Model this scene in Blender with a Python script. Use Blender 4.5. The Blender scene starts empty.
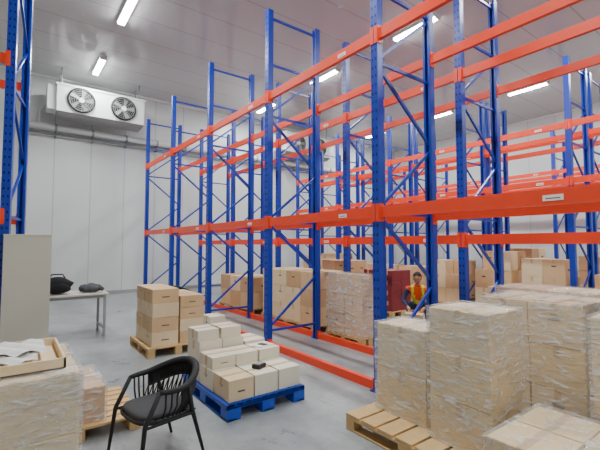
import bpy, bmesh, math, random
from mathutils import Vector, Matrix
random.seed(7)
scene = bpy.context.scene
COL = scene.collection

# ---------------------------------------------------------------- materials
def newmat(name):
    m = bpy.data.materials.new(name); m.use_nodes = True
    nt = m.node_tree; b = nt.nodes['Principled BSDF']
    return m, nt, b
def lin(c):
    return tuple(((x/255)/12.92 if x/255 <= .04045 else ((x/255+.055)/1.055)**2.4) for x in c)+(1,)
def mat(name, rgb, rough=.5, metal=0, var=.08, scale=8, bump=0.0, bscale=40, coat=0):
    m, nt, b = newmat(name)
    tc = nt.nodes.new('ShaderNodeTexCoord'); n = nt.nodes.new('ShaderNodeTexNoise')
    n.inputs['Scale'].default_value = scale; n.inputs['Detail'].default_value = 4
    nt.links.new(tc.outputs['Object'], n.inputs['Vector'])
    mx = nt.nodes.new('ShaderNodeMix'); mx.data_type = 'RGBA'
    c = lin(rgb)
    mx.inputs['A'].default_value = tuple(max(0, x*(1-var)) for x in c[:3])+(1,)
    mx.inputs['B'].default_value = tuple(min(1, x*(1+var)) for x in c[:3])+(1,)
    nt.links.new(n.outputs['Fac'], mx.inputs['Factor'])
    nt.links.new(mx.outputs['Result'], b.inputs['Base Color'])
    b.inputs['Roughness'].default_value = rough; b.inputs['Metallic'].default_value = metal
    if coat: b.inputs['Coat Weight'].default_value = coat
    if bump:
        n2 = nt.nodes.new('ShaderNodeTexNoise'); n2.inputs['Scale'].default_value = bscale
        nt.links.new(tc.outputs['Object'], n2.inputs['Vector'])
        bp = nt.nodes.new('ShaderNodeBump'); bp.inputs['Strength'].default_value = bump
        bp.inputs['Distance'].default_value = .01
        nt.links.new(n2.outputs['Fac'], bp.inputs['Height']); nt.links.new(bp.outputs['Normal'], b.inputs['Normal'])
    return m
def panel_mat(name, rgb, axis, pitch, rough, seam=.72, var=.03):
    """sandwich-panel cladding with a seam every `pitch` metres along an axis"""
    m, nt, b = newmat(name)
    tc = nt.nodes.new('ShaderNodeTexCoord'); sp = nt.nodes.new('ShaderNodeSeparateXYZ')
    nt.links.new(tc.outputs['Object'], sp.inputs[0])
    d = nt.nodes.new('ShaderNodeMath'); d.operation = 'DIVIDE'; d.inputs[1].default_value = pitch
    nt.links.new(sp.outputs[axis], d.inputs[0])
    fr = nt.nodes.new('ShaderNodeMath'); fr.operation = 'FRACT'; nt.links.new(d.outputs[0], fr.inputs[0])
    lt = nt.nodes.new('ShaderNodeMath'); lt.operation = 'LESS_THAN'; lt.inputs[1].default_value = .03/pitch
    nt.links.new(fr.outputs[0], lt.inputs[0])
    n = nt.nodes.new('ShaderNodeTexNoise'); n.inputs['Scale'].default_value = .7
    nt.links.new(tc.outputs['Object'], n.inputs['Vector'])
    c = lin(rgb)
    m1 = nt.nodes.new('ShaderNodeMix'); m1.data_type = 'RGBA'
    m1.inputs['A'].default_value = tuple(x*(1-var) for x in c[:3])+(1,); m1.inputs['B'].default_value = tuple(min(1, x*(1+var)) for x in c[:3])+(1,)
    nt.links.new(n.outputs['Fac'], m1.inputs['Factor'])
    m2 = nt.nodes.new('ShaderNodeMix'); m2.data_type = 'RGBA'
    nt.links.new(lt.outputs[0], m2.inputs['Factor']); nt.links.new(m1.outputs['Result'], m2.inputs['A'])
    m2.inputs['B'].default_value = tuple(x*seam for x in c[:3])+(1,)
    nt.links.new(m2.outputs['Result'], b.inputs['Base Color'])
    b.inputs['Roughness'].default_value = rough
    bp = nt.nodes.new('ShaderNodeBump'); bp.invert = True; bp.inputs['Strength'].default_value = .4; bp.inputs['Distance'].default_value = .004
    nt.links.new(lt.outputs[0], bp.inputs['Height']); nt.links.new(bp.outputs['Normal'], b.inputs['Normal'])
    return m
def floor_mat():
    m, nt, b = newmat('sealed_concrete')
    tc = nt.nodes.new('ShaderNodeTexCoord')
    n = nt.nodes.new('ShaderNodeTexNoise'); n.inputs['Scale'].default_value = 1.3; n.inputs['Detail'].default_value = 10; n.inputs['Roughness'].default_value = .7
    nt.links.new(tc.outputs['Object'], n.inputs['Vector'])
    r = nt.nodes.new('ShaderNodeValToRGB'); r.color_ramp.elements[0].position = .33; r.color_ramp.elements[1].position = .66
    r.color_ramp.elements[0].color = lin((120, 125, 127)); r.color_ramp.elements[1].color = lin((168, 172, 171))
    nt.links.new(n.outputs['Fac'], r.inputs[0])
    mp = nt.nodes.new('ShaderNodeMapping'); mp.inputs['Scale'].default_value = (6, 1.1, 1); mp.inputs['Rotation'].default_value = (0, 0, .5)
    n3 = nt.nodes.new('ShaderNodeTexNoise'); n3.inputs['Scale'].default_value = 2.5; n3.inputs['Detail'].default_value = 6
    nt.links.new(tc.outputs['Object'], mp.inputs[0]); nt.links.new(mp.outputs[0], n3.inputs['Vector'])
    mr = nt.nodes.new('ShaderNodeMapRange'); mr.inputs['From Min'].default_value = .58; mr.inputs['From Max'].default_value = .74; mr.inputs['To Max'].default_value = .45
    nt.links.new(n3.outputs['Fac'], mr.inputs['Value'])
    mx = nt.nodes.new('ShaderNodeMix'); mx.data_type = 'RGBA'; mx.inputs['B'].default_value = lin((96, 98, 98))
    nt.links.new(mr.outputs[0], mx.inputs['Factor']); nt.links.new(r.outputs[0], mx.inputs['A'])
    nt.links.new(mx.outputs['Result'], b.inputs['Base Color'])
    r2 = nt.nodes.new('ShaderNodeMapRange'); r2.inputs['To Min'].default_value = .18; r2.inputs['To Max'].default_value = .45
    nt.links.new(n.outputs['Fac'], r2.inputs['Value']); nt.links.new(r2.outputs[0], b.inputs['Roughness'])
    return m
def wrap_mat():
    m, nt, b = newmat('stretch_film')
    nt.nodes.remove(b)
    out = nt.nodes['Material Output']
    t = nt.nodes.new('ShaderNodeBsdfTransparent'); g = nt.nodes.new('ShaderNodeBsdfPrincipled')
    g.inputs['Base Color'].default_value = (.88, .9, .9, 1); g.inputs['Roughness'].default_value = .08
    tc = nt.nodes.new('ShaderNodeTexCoord'); mp = nt.nodes.new('ShaderNodeMapping'); mp.inputs['Scale'].default_value = (3, 3, 11)
    mp.inputs['Rotation'].default_value = (.3, .25, 0)
    n = nt.nodes.new('ShaderNodeTexNoise'); n.inputs['Scale'].default_value = 2.4; n.inputs['Detail'].default_value = 5
    n.inputs['Distortion'].default_value = .9
    nt.links.new(tc.outputs['Object'], mp.inputs[0]); nt.links.new(mp.outputs[0], n.inputs['Vector'])
    r = nt.nodes.new('ShaderNodeMapRange'); r.inputs['From Min'].default_value = .48; r.inputs['From Max'].default_value = .7
    r.inputs['To Min'].default_value = .2; r.inputs['To Max'].default_value = .72
    nt.links.new(n.outputs['Fac'], r.inputs['Value'])
    bp = nt.nodes.new('ShaderNodeBump'); bp.inputs['Strength'].default_value = 1; bp.inputs['Distance'].default_value = .06
    nt.links.new(n.outputs['Fac'], bp.inputs['Height']); nt.links.new(bp.outputs['Normal'], g.inputs['Normal'])
    mx = nt.nodes.new('ShaderNodeMixShader')
    nt.links.new(r.outputs[0], mx.inputs[0]); nt.links.new(t.outputs[0], mx.inputs[1]); nt.links.new(g.outputs[0], mx.inputs[2])
    nt.links.new(mx.outputs[0], out.inputs[0])
    return m
def emis(name, s):
    m, nt, b = newmat(name)
    b.inputs['Emission Color'].default_value = (1, 1, 1, 1); b.inputs['Emission Strength'].default_value = s
    b.inputs['Base Color'].default_value = (.9, .9, .9, 1)
    return m

M = {}
M['wall'] = panel_mat('wall_panels', (208, 212, 209), 0, 1.0, .3, seam=.74)
M['wally'] = panel_mat('wall_panels_side', (208, 212, 209), 1, 1.0, .38, seam=.74)
M['ceil'] = panel_mat('ceiling_panels', (196, 197, 197), 1, 1.0, .13, seam=.7)
M['floor'] = floor_mat()
M['blue'] = mat('blue_powder_coat', (10, 48, 158), .33, var=.06)
M['hole'] = mat('slot_dark', (6, 14, 44), .8)
M['orange'] = mat('orange_powder_coat', (238, 66, 26), .35, var=.05)
M['label'] = mat('paper_label', (235, 232, 225), .6)
M['galv'] = mat('galvanised', (160, 163, 165), .35, metal=.7)
M['carA'] = mat('carton_tan', (216, 180, 134), .75, var=.08, bump=.1)
M['carB'] = mat('carton_light', (230, 206, 166), .75, var=.08, bump=.1)
M['carC'] = mat('carton_brown', (200, 160, 116), .78, var=.1, bump=.1)
M['carW'] = mat('carton_white', (232, 224, 202), .7, var=.05, bump=.05)
M['carY'] = mat('carton_yellow', (230, 200, 144), .75, var=.06)
M['carR'] = mat('carton_burgundy', (128, 38, 46), .6, var=.1)
M['tape'] = mat('tape', (204, 170, 122), .3)
M['ink'] = mat('print_ink', (92, 78, 66), .7)
M['wood'] = mat('pallet_wood', (202, 166, 114), .8, var=.2, scale=14)
M['wrap'] = wrap_mat()
M['bluep'] = mat('blue_plastic', (18, 72, 186), .4)
M['white'] = mat('white_enamel', (226, 228, 226), .35, var=.02)
M['grey'] = mat('grey_enamel', (150, 152, 150), .4)
M['black'] = mat('black_plastic', (18, 18, 20), .5)
M['rope'] = mat('charcoal_rope', (26, 26, 28), .8, bump=.3, bscale=120)
M['cush'] = mat('grey_cushion', (60, 60, 62), .9, bump=.3, bscale=90)
M['board'] = mat('beige_board', (190, 186, 170), .6, var=.03)
M['desk'] = mat('desk_top', (186, 180, 168), .4)
M['cloth'] = mat('black_cloth', (22, 22, 25), .95, bump=.4, bscale=30)
M['jacket'] = mat('grey_cloth', (72, 74, 78), .95, bump=.4, bscale=30)
M['paper'] = mat('white_paper', (232, 230, 226), .6)
M['lamp'] = emis('led_diffuser', 80)
M['skin'] = mat('skin', (178, 124, 94), .55, var=.05)
M['hair'] = mat('black_hair', (22, 18, 17), .7)
M['vest'] = mat('vest_orange', (255, 88, 14), .7)
M['hiviz'] = mat('vest_yellow', (235, 240, 70), .6)
M['navy'] = mat('navy_work_cloth', (36, 44, 74), .85)
M['eye'] = mat('eye_white', (225, 222, 216), .3)

# ---------------------------------------------------------------- mesh builder
class MB:
    def __init__(s): s.v=[]; s.f=[]; s.m=[]; s.mats=[]
    def mi(s, k):
        if k not in s.mats: s.mats.append(k)
        return s.mats.index(k)
    def hexa(s, c, k):
        i=len(s.v); s.v+= [tuple(p) for p in c]; a=s.mi(k)
        for q in ((0,3,2,1),(4,5,6,7),(0,1,5,4),(1,2,6,5),(2,3,7,6),(3,0,4,7)):
            s.f.append(tuple(i+j for j in q)); s.m.append(a)
    def box(s,x0,x1,y0,y1,z0,z1,k):
        s.hexa([(x0,y0,z0),(x1,y0,z0),(x1,y1,z0),(x0,y1,z0),(x0,y0,z1),(x1,y0,z1),(x1,y1,z1),(x0,y1,z1)],k)
    def rbox(s,cx,cy,sx,sy,z0,z1,a,k):
        c,n=math.cos(a),math.sin(a); P=[]
        for z in (z0,z1):
            for dx,dy in ((-1,-1),(1,-1),(1,1),(-1,1)):
                x,y=dx*sx/2,dy*sy/2; P.append((cx+x*c-y*n,cy+x*n+y*c,z))
        s.hexa(P,k)
    def bar(s,p,q,w,h,k,up=(0,0,1)):
        p,q=Vector(p),Vector(q); d=(q-p).normalized(); u=Vector(up)
        if abs(d.dot(u))>.98: u=Vector((1,0,0))
        r=d.cross(u).normalized(); u=r.cross(d).normalized()
        P=[]
        for o in (p,q):
            P+= [o-r*w/2-u*h/2,o+r*w/2-u*h/2,o+r*w/2+u*h/2,o-r*w/2+u*h/2]
        s.hexa(P,k)
    def tube(s,path,r,k,seg=8,closed=False):
        path=[Vector(p) for p in path]; n=len(path)
        rs=r if isinstance(r,(list,tuple)) else [r]*n
        i0=len(s.v); a=s.mi(k); prev=None
        for i,p in enumerate(path):
            if closed: d=path[(i+1)%n]-path[i-1]
            else: d=path[min(i+1,n-1)]-path[max(i-1,0)]
            d.normalize()
            if prev is None:
                t=Vector((0,0,1)) if abs(d.z)<.9 else Vector((1,0,0))
                u=d.cross(t).normalized()
            else:
                u=(prev-d*prev.dot(d)).normalized()
            prev=u; w=d.cross(u)
            for j in range(seg):
                an=2*math.pi*j/seg
                s.v.append(tuple(p+(u*math.cos(an)+w*math.sin(an))*rs[i]))
        for i in range(n if closed else n-1):
            for j in range(seg):
                A=i0+i*seg+j;B=i0+i*seg+(j+1)%seg;i2=(i+1)%n
                C=i0+i2*seg+(j+1)%seg;D=i0+i2*seg+j
                s.f.append((A,B,C,D)); s.m.append(a)
        if not closed:
            s.f.append(tuple(i0+j for j in range(seg))[::-1]); s.m.append(a)
            s.f.append(tuple(i0+(n-1)*seg+j for j in range(seg))); s.m.append(a)
    def blob(s,c,rad,k,nu=16,nv=10,fn=None):
        i0=len(s.v);a=s.mi(k)
        for i in range(nv+1):
            th=math.pi*i/nv
            for j in range(nu):
                ph=2*math.pi*j/nu
                p=Vector((math.sin(th)*math.cos(ph),math.sin(th)*math.sin(ph),math.cos(th)))
                if fn: p=fn(p)
                s.v.append((c[0]+p.x*rad[0],c[1]+p.y*rad[1],c[2]+p.z*rad[2]))
        for i in range(nv):
            for j in range(nu):
                s.f.append((i0+i*nu+j,i0+(i+1)*nu+j,i0+(i+1)*nu+(j+1)%nu,i0+i*nu+(j+1)%nu)); s.m.append(a)
    def addmesh(s,me,k,mtx=None,fn=None):
        i0=len(s.v)
        for v in me.vertices: s.v.append(tuple(mtx@v.co if mtx else v.co))
        for p in me.polygons:
            kk=fn(p.center) if fn else k
            s.f.append(tuple(i0+i for i in p.vertices)); s.m.append(s.mi(kk))
    def build(s,name,parent=None,smooth=False,bevel=0,loc=None,rotz=0):
        me=bpy.data.meshes.new(name); me.from_pydata(s.v,[],s.f)
        for k in s.mats: me.materials.append(M[k])
        me.polygons.foreach_set('material_index',s.m)
        if smooth: me.polygons.foreach_set('use_smooth',[True]*len(s.f))
        me.validate(); me.update()
        o=bpy.data.objects.new(name,me); COL.objects.link(o)
        if parent: o.parent=parent
        if loc: o.location=loc
        o.rotation_euler[2]=rotz
        if bevel:
            b=o.modifiers.new('bevel','BEVEL'); b.width=bevel; b.segments=2; b.limit_method='ANGLE'
        return o
def empty(name,loc=(0,0,0),rotz=0):
    e=bpy.data.objects.new(name,None); COL.objects.link(e); e.location=loc; e.rotation_euler[2]=rotz
    e.empty_display_size=.2
    return e

# ---------------------------------------------------------------- room shell
XL,XR,YB,YW,H=-5.0,17.0,-4.0,13.9,6.75
def shell(name,a,k):
    m=MB(); m.box(*a,k); return m.build(name)
shell('floor',(XL-.2,XR+.2,YB-.2,YW+.2,-.2,0),'floor')
shell('ceiling',(XL-.2,XR+.2,YB-.2,YW+.2,H,H+.2),'ceil')
shell('wall_back',(XL-.2,XR+.2,YW,YW+.2,0,H),'wall')
shell('wall_front',(XL-.2,XR+.2,YB-.2,YB,0,H),'wall')
shell('wall_left',(XL-.2,XL,YB,YW,0,H),'wally')
shell('wall_right',(XR,XR+.2,YB,YW,0,H),'wally')
shell('baseboard_back',(XL,XR,YW-.03,YW,0,.12),'grey')
shell('trim_1',(XL,XR,YW-.06,YW,H-.06,H),'white')
shell('trim_2',(XR-.06,XR,YB,YW-.06,H-.06,H),'white')

# ---------------------------------------------------------------- lights
for lx in (1.9,7.5,13.4):
    for ly in (-1.1,2.2,5.5,8.8,12.1):
        m=MB()
        m.box(-.09,.09,-.62,.62,.03,.09,'white')
        m.tube([(-.04,-.58,.012),(-.04,.58,.012)],.025,'lamp'); m.tube([(.04,-.58,.012),(.04,.58,.012)],.025,'lamp')
        m.box(-.08,.08,-.62,-.585,-.015,.03,'white'); m.box(-.08,.08,.585,.62,-.015,.03,'white')
        o=m.build('ceiling_lamp',loc=(lx,ly,H-.09))
        l=bpy.data.lights.new('led_area','AREA'); l.shape='RECTANGLE'; l.size=.3; l.size_y=1.3; l.energy=118
        l.color=(.95,.99,1)
        lo=bpy.data.objects.new('led_light',l); COL.objects.link(lo); lo.parent=o; lo.location=(0,0,-.06)

# ---------------------------------------------------------------- pallet racking
FRAMES=[12.19-2.31*k for k in range(7)][::-1]
def rack(D,Ys,levels,height,rail=(),loc=(0,0,0),rotz=0,holes=True,skip=()):
    e=empty('pallet_rack',loc,rotz)
    u=MB(); PW=.1
    for y in Ys:
        for x,sg in ((0,1),(D,-1)):
            xa,xb=sorted((x-sg*.04,x-sg*.025)); u.box(xa,xb,y-PW/2,y+PW/2,.008,height,'blue')
            for sy in (-1,1):
                ya,yb=sorted((y+sy*(PW/2-.012),y+sy*PW/2)); xa,xb=sorted((x-sg*.026,x+sg*.045))
                u.box(xa,xb,ya,yb,.008,height,'blue')
                ya,yb=sorted((y+sy*(PW/2-.03),y+sy*PW/2)); xa,xb=sorted((x+sg*.04,x+sg*.055))
                u.box(xa,xb,ya,yb,.008,height,'blue')
            u.box(x-.08,x+.08,y-.08,y+.08,0,.01,'blue')
            for bx in (-1,1): u.tube([(x+bx*.065,y+.06,.01),(x+bx*.065,y+.06,.03)],.01,'galv',6)
            if holes:
                z=.2
                while z<height-.1:
                    for sy in (-1,1):
                        xa,xb=sorted((x-sg*.0412,x-sg*.039)); u.box(xa,xb,y+sy*.024-.008,y+sy*.024+.008,z,z+.03,'hole')
                    z+=.1
        z=.25; zs=[]
        while z<height-.15: zs.append(z); z+=.86
        for i,z in enumerate(zs):
            if i in (0,len(zs)-1) or i%2==0: u.bar((.0,y,z),(D,y,z),.03,.035,'blue')
            if i<len(zs)-1:
                a,b=((0,D) if i%2==0 else (D,0)); u.bar((a,y,z+.03),(b,y,zs[i+1]-.03),.03,.035,'blue')
        u.bar((0,y,height-.12),(D,y,height-.12),.03,.035,'blue')
    u.build('uprights',e)
    b=MB()
    for i in range(len(Ys)-1):
        for x,sg in ((0,1),(D,-1)):
            for z in levels:
                if (i,z) in skip: continue
                y0,y1=Ys[i]+.055,Ys[i+1]-.055
                b.box(x-.025,x+.025,y0,y1,z-.065,z+.03,'orange')
                xa,xb=sorted((x-sg*.025,x+sg*.005)); b.box(xa,xb,y0,y1,z+.03,z+.06,'orange')
                for yy,s2 in ((y0,1),(y1,-1)):
                    ya,yb=sorted((yy-s2*.004,yy+s2*.004)); b.box(x-.045,x+.03,ya,yb,z-.11,z+.09,'orange')
                    xo=x-sg*.046
                    xa,xb=sorted((xo-sg*.003,xo+sg*.003)); ya,yb=sorted((yy,yy-s2*.05)); b.box(xa,xb,ya,yb,z-.11,z+.09,'orange')
                xa,xb=sorted((x-sg*.0255,x-sg*.028)); ym=Ys[i]+.55
                b.box(xa,xb,ym-.07,ym+.07,z-.035,z+.01,'label')
                xa,xb=sorted((x-sg*.0281,x-sg*.0285)); b.box(xa,xb,ym-.05,ym+.05,z-.02,z-.012,'ink')
            if i in rail:
                b.box(x-.03,x+.03,Ys[i]+.06,Ys[i+1]-.06,.0,.1,'orange')
                b.box(x-.045,x+.045,Ys[i]+.056,Ys[i]+.064,.0,.13,'orange'); b.box(x-.045,x+.045,Ys[i+1]-.064,Ys[i+1]-.056,.0,.13,'orange')
    b.build('beams',e)
    return e
rack(1.0,FRAMES,(1.97,4.0),5.45,rail=(2,3,4,5),loc=(3.3,0,0))
rack(1.0,FRAMES,(1.68,4.0),5.45,loc=(5.02,0,0))
rack(1.0,FRAMES[1:],(1.75,2.9,4.05),5.45,loc=(9.0,0,0),holes=False)
rack(1.0,FRAMES[1:],(1.75,2.9,4.05),5.45,loc=(10.25,0,0),holes=False)
rack(1.0,FRAMES[2:],(1.75,2.9,4.05),5.45,loc=(14.6,0,0),holes=False)
rack(1.0,[0,2.31],(1.97,4.0),5.9,loc=(-.05,6.16,0),rotz=math.atan2(.99,.18))

# ---------------------------------------------------------------- cartons and pallets
def carton(m,x0,x1,y0,y1,z0,z1,k,jit=.006,tape=True,ink=True):
    a=random.uniform(-1,1)*jit*2; cx,cy=(x0+x1)/2+random.uniform(-jit,jit),(y0+y1)/2+random.uniform(-jit,jit)
    sx,sy=x1-x0-.008,y1-y0-.008
    m.rbox(cx,cy,sx,sy,z0,z1-.002,a,k)
    if tape:
        m.rbox(cx,cy,sx+.002,.05,z1-.1,z1-.0005,a,'tape')
    if ink and random.random()<.35:
        h=z1-z0; m.rbox(cx,cy,sx*.3,sy+.0016,z0+h*.38,z0+h*.48,a,'ink')
        m.rbox(cx,cy,sx+.0016,sy*.22,z0+h*.58,z0+h*.67,a,'ink')
def stack(x0,x1,y0,y1,z0,z1,nx,ny,nz,ks=('carA','carB','carC'),wrap=False,drop=0,name='carton_stack',jit=.006,ink=True):
    m=MB(); dx,dy,dz=(x1-x0)/nx,(y1-y0)/ny,(z1-z0)/nz
    for k in range(nz):
        for i in range(nx):
            for j in range(ny):
                if k==nz-1 and random.random()<drop: continue
                carton(m,x0+i*dx,x0+(i+1)*dx,y0+j*dy,y0+(j+1)*dy,z0+k*dz,z0+(k+1)*dz,random.choice(ks),jit,True,ink)
    o=m.build(name,bevel=.004)
    if wrap:
        w=MB(); g=.012
        w.box(x0-g,x1+g,y0-g,y1+g,z0+.005,z1+.012,'wrap')
        w.build('stretch_film',o)
    return o
def pallet(x0,x1,y0,y1,h=.14):
    m=MB(); n=7; L=x1-x0
    for i in range(n):
        w=(y1-y0)/n; m.box(x0,x1,y0+i*w+.012,y0+(i+1)*w-.012,h-.022,h-.001,'wood')
    for fx in (0,.5,1):
        xs=x0+fx*(L-.1); m.box(xs,xs+.1,y0+.012,y1-.012,h-.044,h-.022,'wood')
        for fy in (0,.5,1):
            ys=y0+fy*(y1-y0-.12)+.0; m.box(xs,xs+.1,ys+.012,ys+.108,.02,h-.044,'wood')
        m.box(xs,xs+.1,y0+.012,y1-.012,0,.02,'wood')
    return m.build('wooden_pallet',bevel=.003)

# left foreground wrapped load
pallet(-.68,.42,2.62,3.55)
stack(-.64,.37,2.68,3.5,.14,.84,2,2,2,('carB','carB','carY'),wrap=True,ink=False)
# open top tray with loose papers
m=MB(); x0,x1,y0,y1=-.6,.3,2.78,3.44
for a in ((x0,x1,y0,y0+.015),(x0,x1,y1-.015,y1),(x0,x0+.015,y0,y1),(x1-.015,x1,y0,y1)): m.box(*a,.853,.915,'carB')
m.box(x0,x1,y0,y1,.853,.862,'carB')
m.build('cardboard_tray',bevel=.002)
m=MB(); random.seed(3)
N=22
for s_ in range(3):
    i0=len(m.v)
    ox,oy=((-.5,2.84),(-.2,2.83),(-.15,2.98))[s_]
    for i in range(N+1):
        for j in range(N+1):
            x=ox+.36*i/N; y=oy+.36*j/N
            z=.87+.02*s_+.035*abs(math.sin(i*.35+j*.27+s_))*random.uniform(.85,1)
            m.v.append((x,y,z))
    for i in range(N):
        for j in range(N):
            a=i0+i*(N+1)+j; m.f.append((a,a+N+1,a+N+2,a+1)); m.m.append(m.mi('paper'))
m.build('crumpled_paper',smooth=True)
# pallet with low cartons behind the armchair
random.seed(11)
pallet(.0,.98,3.62,4.5,.12)
stack(.03,.7,3.7,4.4,.12,.4,2,2,1,('carC','carA'),wrap=True)

# carton pallet in the aisle
pallet(1.6,2.48,5.68,6.72)
stack(1.66,2.05,5.74,6.6,.14,.96,1,2,4,('carB','carA'))
stack(2.07,2.44,5.74,6.6,.14,.84,1,3,4,('carA','carB'))
stack(2.9,3.2,6.55,6.9,0,.32,1,1,1,('carW',),name='carton')

# blue plastic pallet with white cartons
m=MB(); x0,x1,y0,y1=1.62,2.5,3.26,4.38
for i in range(10):
    w=(x1-x0)/10; m.box(x0+i*w+.006,x0+(i+1)*w-.006,y0,y1,.125,.149,'bluep')
for yy in (y0,y0+.27,y0+.54,y0+.81,y1-.04): m.box(x0,x1,yy,yy+.04,.105,.127,'bluep')
m.box(x0,x0+.02,y0,y1,.1,.149,'bluep'); m.box(x1-.02,x1,y0,y1,.1,.149,'bluep')
m.box(x0,x1,y0,y0+.02,.1,.149,'bluep'); m.box(x0,x1,y1-.02,y1,.1,.149,'bluep')
for fx in (0,.5,1):
    for fy in (0,.5,1):
        xs=x0+fx*(x1-x0-.14); ys=y0+fy*(y1-y0-.14); m.box(xs,xs+.14,ys,ys+.14,0,.106,'bluep')
for fx in (0,.5,1):
    xs=x0+fx*(x1-x0-.1); m.box(xs,xs+.1,y0,y1,0,.02,'bluep')
m.build('plastic_pallet',bevel=.004)
m=MB()
for i in range(3): 
    a=1.65+i*.275; carton(m,a,a+.27,3.3,3.64,.15,.35,'carB' if i==0 else 'carW')
for i in range(3):
    a=1.65+i*.275; carton(m,a,a+.27,3.65,3.99,.15,.35,'carW')
    carton(m,a,a+.27,3.67,3.98,.35,.47,'carW',.012)
for i in range(3):
    a=1.65+i*.275; carton(m,a,a+.27,4.0,4.35,.15,.36,'carW'); carton(m,a,a+.27,4.0,4.35,.36,.56 if i!=2 else .5,'carW',.01)
    if i<2: carton(m,a,a+.25,4.02,4.31,.56,.68,'carW',.01)
m.build('carton_stack',bevel=.004)
m=MB(); m.box(-.1,.1,-.07,.07,0,.006,'paper'); m.box(-.035,.035,-.05,.05,.006,.012,'ink')
m.build('document_pouch',loc=(2.33,3.82,.471),rotz=.3)
m=MB(); m.box(-.06,.06,-.045,.045,0,.04,'black'); m.box(-.045,.045,-.03,.03,.04,.045,'grey')
m.build('label_printer',loc=(2.08,3.48,.351),rotz=.4)

# right foreground loads
random.seed(5)
pallet(2.4,3.2,1.3,2.55)
stack(2.7,3.1,1.93,2.45,.14,.9,1,1,2,('carB','carY'),wrap=True,ink=False)
stack(2.62,3.08,1.36,1.84,.14,1.12,1,1,3,('carY','carB'),wrap=True,ink=False)
stack(2.28,3.0,.45,1.22,0,.48,2,2,1,('carY','carB'),wrap=True,ink=False)
pallet(3.4,4.2,1.0,1.95)
stack(3.46,4.1,1.08,1.86,.14,1.14,2,2,3,('carY','carB'),wrap=True)
stack(3.06,3.36,.3,.92,0,1.13,1,1,3,('carB','carY'),wrap=True)
# loads in and behind racking
def load(x0,x1,y0,y1,h,nx,ny,nz,ks=('carA','carB','carC'),wrap=False,drop=.15):
    pallet(x0-.03,x1+.03,y0-.03,y1+.03); stack(x0,x1,y0,y1,.14,h,nx,ny,nz,ks,wrap,drop)
load(4.45,4.8,4.33,5.15,1.12,1,2,3,('carB','carA'),True,0)
load(4.45,5.2,5.5,7.3,1.1,1,4,3)
load(4.45,5.2,7.8,9.4,.85,1,3,2)
load(5.25,5.85,3.1,3.4,.84,1,1,3)
load(5.2,5.9,.95,2.6,1.05,1,3,3,wrap=True)
for i in range(1,len(FRAMES)-1):
    y=FRAMES[i]
    for s in (0,1.08):
        h=random.choice((1.0,1.3,1.45,1.2))
        load(9.12,9.88,y+.18+s,y+.18+s+.86,h,2,2,3)
load(6.75,7.4,5.65,6.5,1.03,2,3,4,('carR',),False,0)
load(6.9,7.6,7.2,8.2,1.2,2,2,3)
load(6.5,7.3,2.5,3.4,.9,2,2,2)
load(12.6,13.6,3,4,1.3,2,2,3); load(12.6,13.6,5.2,6.2,1.5,2,2,3)

# ---------------------------------------------------------------- evaporator coolers
def evaporator(x0):
    e=empty('evaporator_unit',(x0,12.85,5.34))
    m=MB(); L=2.4
    m.box(0,L,.0,.7,.1,.9,'white'); m.box(-.03,L+.03,-.02,.72,.86,.92,'white')
    m.hexa([(.05,.15,0),(L-.05,.15,0),(L-.05,.6,0),(.05,.6,0),(0,-.01,.1),(L,-.01,.1),(L,.71,.1),(0,.71,.1)],'grey')
    m.box(-.22,0,.1,.6,.15,.85,'white')
    for xx in (.1,L-.15): 
        for yy in (.1,.6): m.box(xx,xx+.04,yy,yy+.04,.9,1.405,'galv')
    m.build('casing',e,bevel=.008)
    f=MB()
    for cx in (L*.26,L*.74):
        C=Vector((cx,0,.5)); R=.33
        ring=lambda r,y:[(C.x+r*math.cos(t*math.pi/16),y,C.z+r*math.sin(t*math.pi/16)) for t in range(32)]
        i0=len(f.v); f.v+=ring(R,-.004); f.f.append(tuple(range(i0,i0+32))); f.m.append(f.mi('black'))
        f.tube(ring(R+.01,-.03),.035,'black',8,True); f.tube(ring(R+.05,-.012),.02,'white',8,True)
        for r in (.08,.14,.2,.26,.31): f.tube(ring(r,-.075),.005,'grey',5,True)
        for t in range(8):
            a=t*math.pi/4; f.tube([(C.x+.06*math.cos(a),-.08,C.z+.06*math.sin(a)),(C.x+.34*math.cos(a),-.06,C.z+.34*math.sin(a))],.005,'grey',5)
        f.tube([(C.x,-.005,C.z),(C.x,-.075,C.z)],.08,'white',14)
        for t in range(5):
            a=t*2*math.pi/5; d=Vector((math.cos(a),0,math.sin(a))); n=Vector((-math.sin(a),0,math.cos(a)))
            p=[C+d*.07-n*.03,C+d*.07+n*.03,C+d*.3+n*.1,C+d*.3-n*.03]
            i0=len(f.v)
            f.v+=[tuple(q+Vector((0,-.02-.03*(k in(1,2)),0))) for k,q in enumerate(p)]; f.f.append((i0,i0+1,i0+2,i0+3)); f.m.append(f.mi('grey'))
    f.build('fans',e,smooth=False)
    return e
evaporator(.95); evaporator(8.9)
m=MB()
m.tube([(.1,13.72,5.14),(16.5,13.72,5.14)],.1,'white',14)
m.tube([(.1,13.74,4.94),(14,13.74,4.94)],.035,'galv',8)
for x in range(1,17):
    m.box(x,x+.04,13.6,13.895,4.87,4.9,'galv'); m.box(x,x+.04,13.85,13.895,4.87,5.3,'galv')
    m.tube([(x+.02-.03,13.72,5.14),(x+.02+.03,13.72,5.14)],.108,'galv',14)
m.tube([(.2,13.76,5.1),(.2,13.8,.14)],.035,'white',8)
for x in (.6,8.6): m.tube([(x,13.72,5.2),(x,13.72,5.6),(x+.1,13.64,5.7)],.035,'white',8)
m.build('refrigeration_pipes',smooth=True)

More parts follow.
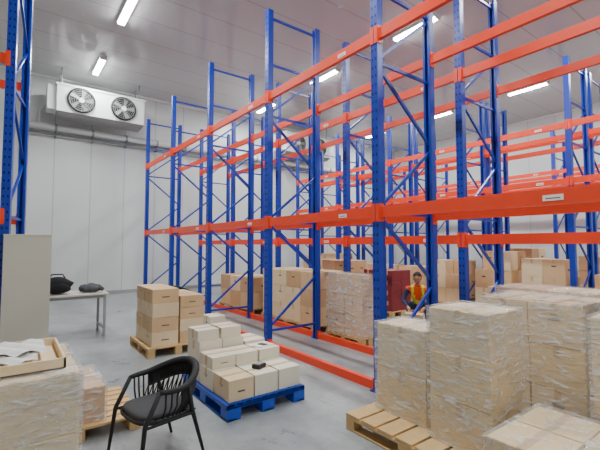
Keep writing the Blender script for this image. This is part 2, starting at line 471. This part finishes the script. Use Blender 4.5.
# ---------------------------------------------------------------- board, table
m=MB(); m.box(0,.5,0,.08,.02,1.73,'board'); m.box(-.004,.504,-.004,.084,0,.03,'grey'); m.box(-.004,.504,-.004,.084,1.715,1.735,'board')
m.build('partition_board',loc=(-.06,6.0,0),bevel=.003)
m=MB(); x0,x1,y0,y1=.25,1.45,7.6,8.35
m.box(x0,x1,y0,y1,.72,.75,'desk')
for x in (x0+.04,x1-.08):
    for y in (y0+.04,y1-.08): m.box(x,x+.04,y,y+.04,0,.72,'grey')
    m.box(x,x+.04,y0+.08,y1-.08,.12,.15,'grey'); m.box(x,x+.04,y0+.08,y1-.08,.67,.72,'grey')
for y in (y0+.04,y1-.08): m.box(x0+.08,x1-.08,y,y+.03,.67,.72,'grey')
m.build('folding_table',bevel=.003)
m=MB()
m.blob((0,0,.15),(.24,.16,.15),'cloth',20,12,lambda p:Vector((p.x*(1+.12*math.sin(p.z*7)),p.y*(1+.1*math.cos(p.x*9)),max(p.z,-.95))))
m.blob((.02,-.13,.11),(.15,.06,.09),'cloth',14,8)
m.tube([(-.12,0,.27),(-.08,0,.34),(.08,0,.34),(.12,0,.27)],.012,'cloth',6)
m.tube([(-.2,.08,.2),(-.26,.1,.1),(-.22,.0,.03)],.018,'cloth',6)
m.build('backpack',loc=(.68,7.92,.75),smooth=True)
m=MB(); m.blob((0,0,.066),(.17,.15,.08),'jacket',18,10,lambda p:Vector((p.x*(1+.2*math.sin(p.y*6)),p.y*(1+.2*math.sin(p.x*7)),max(p.z,-.6)*(1+.25*math.sin(p.x*8+p.y*5)))))
m.tube([(.05,0,.1),(.14,-.05,.08),(.17,-.14,.05)],[.05,.045,.035],'jacket',8); m.build('folded_jacket',loc=(1.2,7.92,.755),smooth=True)

# ---------------------------------------------------------------- rope armchair
def armchair(loc,rotz,sc=1):
    # local: faces -Y
    e=empty('rope_armchair',loc,rotz); e.scale=(sc,sc,sc)
    f=MB()
    seat=[]
    for t in range(24):
        a=2*math.pi*t/24; c,s=math.cos(a),math.sin(a)
        seat.append((.27*math.copysign(abs(c)**.6,c),.26*math.copysign(abs(s)**.6,s),.4))
    f.tube(seat,.016,'rope',8,True)
    top=[]
    n=26
    for t in range(n+1):
        a=math.radians(-28)+ (math.radians(236))*t/n
        c,s=math.cos(a),math.sin(a); back=max(0,s)
        top.append((.32*c,.02+.31*s,.64+.12*back**1.6))
    rad=[.02+.012*math.sin(math.pi*i/n) for i in range(n+1)]
    f.tube(top,rad,'rope',10)
    low=[(x*.97,y*.97,z-.13) for x,y,z in top[4:-4]]
    f.tube(low,.01,'rope',8)
    legs=[((top[0]),(.29,-.25,.4),(.31,-.3,0)),((top[-1]),(-.29,-.25,.4),(-.31,-.3,0))]
    for a,b,c in legs: f.tube([a,b,c],[.02,.02,.013],'rope',8)
    for sx in (1,-1): f.tube([(sx*.31,.12,.67),(sx*.27,.19,.4),(sx*.29,.3,0)],[.017,.02,.013],'rope',8)
    for sx in (1,-1): f.tube([(sx*.29,-.25,.39),(sx*.28,.2,.39)],.012,'rope',8)
    f.build('frame',e,smooth=True)
    r=MB()
    for i in range(1,n,1):
        x,y,z=top[i]
        bx,by=x/.32*.265,(y-.02)/.31*.25
        r.tube([(x,y,z),(x*.97,y*.97,z-.13),(bx,by,.41)],.008,'rope',5)
        if 3<i<n-3:
            x2,y2,z2=top[i+1]; r.tube([(x,y,z-.13),(x2/.32*.27,(y2-.02)/.31*.255,.41)],.006,'rope',5)
    for k in (.015,.03,.045,.06,.075,.09,.105,.12): r.tube([(x*.985,y*.985,z-k) for x,y,z in top[4:-4]],.008,'rope',5)
    for i in range(-8,9): r.tube([(i*.03,-.24,.4),(i*.03,.24,.4)],.006,'rope',5)
    r.build('rope_weave',e,smooth=True)
    c=MB(); c.blob((0,-.01,.435),(.255,.245,.035),'cush',28,12,lambda p:Vector((math.copysign(abs(p.x)**.55,p.x),math.copysign(abs(p.y)**.55,p.y),math.copysign(abs(p.z)**.7,p.z))))
    c.build('seat_cushion',e,smooth=True)
    return e
armchair((.95,3.1,0),math.radians(-80),.86)
armchair((2.72,7.5,0),math.radians(20))

# ---------------------------------------------------------------- worker
def skin(verts,edges,rad,sub=2):
    me=bpy.data.meshes.new('sk'); me.from_pydata(verts,edges,[]); ob=bpy.data.objects.new('sk',me); COL.objects.link(ob)
    md=ob.modifiers.new('s','SKIN'); md.use_smooth_shade=True
    for i,r in enumerate(rad):
        sv=me.skin_vertices[0].data[i]; rr=r if isinstance(r,tuple) else (r,r); sv.radius=rr; sv.use_root=(i==0)
    sb=ob.modifiers.new('d','SUBSURF'); sb.levels=sub; sb.render_levels=sub
    dg=bpy.context.evaluated_depsgraph_get(); dg.update()
    res=bpy.data.meshes.new_from_object(ob.evaluated_get(dg))
    bpy.data.objects.remove(ob)
    return res
def worker(loc,rotz):
    V=[(0,.13,.30),(0,.07,.44),(0,-.01,.58),(0,-.09,.72),(0,-.14,.81),(0,-.17,.87)]
    R=[(.15,.125),(.14,.11),(.15,.115),(.155,.11),(.06,.06),(.05,.05)]
    E=[(0,1),(1,2),(2,3),(3,4),(4,5)]
    seg=[('navy',0,1),('vest',1,2),('vest',2,3),('vest',3,4),('skin',4,5)]
    fingers=[]
    def add(p,r,par,k):
        V.append(p); R.append(r); i=len(V)-1; E.append((par,i)); seg.append((k,par,i)); return i
    for s in (1,-1):
        h=add((s*.1,.12,.29),.095,0,'navy'); t=add((s*.14,-.07,.39),.085,h,'navy'); k=add((s*.17,-.26,.48),.062,t,'navy')
        c=add((s*.17,-.19,.31),.056,k,'navy'); a=add((s*.17,-.1,.1),.04,c,'navy'); 
        b=add((s*.175,-.17,.045),.042,a,'black'); add((s*.185,-.31,.032),.032,b,'black')
        sh=add((s*.19,-.1,.73),.068,3,'vest'); ua=add((s*.24,-.18,.61),.05,sh,'navy'); el=add((s*.27,-.27,.5),.042,ua,'navy')
        wr=add((s*.15,-.48,.42),.027,el,'navy'); pa=add((s*.12,-.55,.39),(.036,.02),wr,'skin'); add((s*.1,-.6,.372),(.034,.016),pa,'skin')
        for fi in range(4):
            o=(fi-1.5)*.02; l=(.034,.042,.038,.028)[fi]
            b0=Vector((s*(.1)+o,-.598,.375)); d=Vector((-s*.3,-1,-.1)).normalized(); d2=Vector((-s*.1,-.8,-.35)).normalized()
            p1=b0+d*l; p2=p1+d2*l*.7
            fingers.append(([tuple(b0),tuple(p1),tuple(p2)],[.009,.0085,.007]))
        tb=Vector((s*.105-s*.03,-.555,.385)); fingers.append(([tuple(tb),tuple(tb+Vector((-s*.03,-.022,0))),tuple(tb+Vector((-s*.036,-.05,-.012)))],[.011,.0095,.008]))
    body=skin(V,E,R)
    def which(c):
        best=None
        for k,i,j in seg:
            a,b=Vector(V[i]),Vector(V[j]); t=max(0,min(1,(c-a).dot(b-a)/(b-a).length_squared)); d=(c-(a+(b-a)*t)).length
            rr=R[j] if not isinstance(R[j],tuple) else sum(R[j])/2
            d-=rr*.6
            if best is None or d<best[0]: best=(d,k)
        if best[1]=='vest':
            u=(c-Vector(V[1])).dot((Vector(V[3])-Vector(V[1])).normalized())
            if .06<u<.11 or (abs(abs(c.x)-.1)<.026 and u>.1): return 'hiviz'
        return best[1]
    m=MB(); m.addmesh(body,None,None,which)
    for vs,rs in fingers:
        fm=skin(vs,[(0,1),(1,2)],rs,1); m.addmesh(fm,'skin')
    h=MB()
    def hf(p):
        j=max(0,-p.z)
        return Vector((p.x*(1-.3*j),p.y*(1-.12*j)-.1*j,p.z))
    h.blob((0,0,0),(.078,.098,.115),'skin',24,16,hf)
    h.blob((0,.012,.022),(.085,.1,.108),'hair',24,14,lambda p:Vector((p.x,max(p.y,-.75) if p.z>.35 else max(p.y,-.15),max(p.z,-.5))))
    for s in (1,-1):
        h.blob((s*.03,-.087,.0),(.014,.01,.009),'eye',10,6); h.blob((s*.03,-.096,.0),(.006,.003,.006),'hair',8,5)
        h.box(s*.03-.018,s*.03+.018,-.1,-.09,.018,.024,'hair')
        h.blob((s*.08,.005,-.01),(.01,.02,.032),'skin',10,8)
    h.hexa([(-.014,-.09,-.04),(.014,-.09,-.04),(.012,-.085,-.03),(-.012,-.085,-.03),(-.005,-.097,.005),(.005,-.097,.005),(.004,-.085,.005),(-.004,-.085,.005)],'skin')
    h.blob((0,-.112,-.032),(.014,.014,.011),'skin',10,6)
    h.blob((0,-.098,-.062),(.024,.008,.007),'carR',12,6)
    mt=Matrix.Translation((0,-.21,.95))@Matrix.Rotation(math.radians(20),4,'X')
    i0=len(m.v); m.v+=[tuple(mt@Vector(v)) for v in h.v]
    for f_,k_ in zip(h.f,h.m): m.f.append(tuple(i0+i for i in f_)); m.m.append(m.mi(h.mats[k_]))
    return m.build('crouching_worker',smooth=True,loc=loc,rotz=rotz)
a=math.radians(-60)
worker((6.6,4.85,0),a)
m=MB(); carton(m,-.16,.16,-.14,.14,0,.352,'carB',0)
m.build('carton',loc=(6.6+math.sin(a)*.72,4.85-math.cos(a)*.72,0),rotz=a)

# ---------------------------------------------------------------- camera
cam=bpy.data.cameras.new('camera'); co=bpy.data.objects.new('camera',cam); COL.objects.link(co)
co.location=(0,0,1.6); co.rotation_euler=(math.radians(90+2.95),0,math.radians(-36.8))
cam.sensor_width=36; cam.lens=36*388/600; cam.clip_start=.05
scene.camera=co
w=bpy.data.worlds.new('world'); scene.world=w; w.use_nodes=True
w.node_tree.nodes['Background'].inputs[0].default_value=(.8,.85,.9,1); w.node_tree.nodes['Background'].inputs[1].default_value=.3
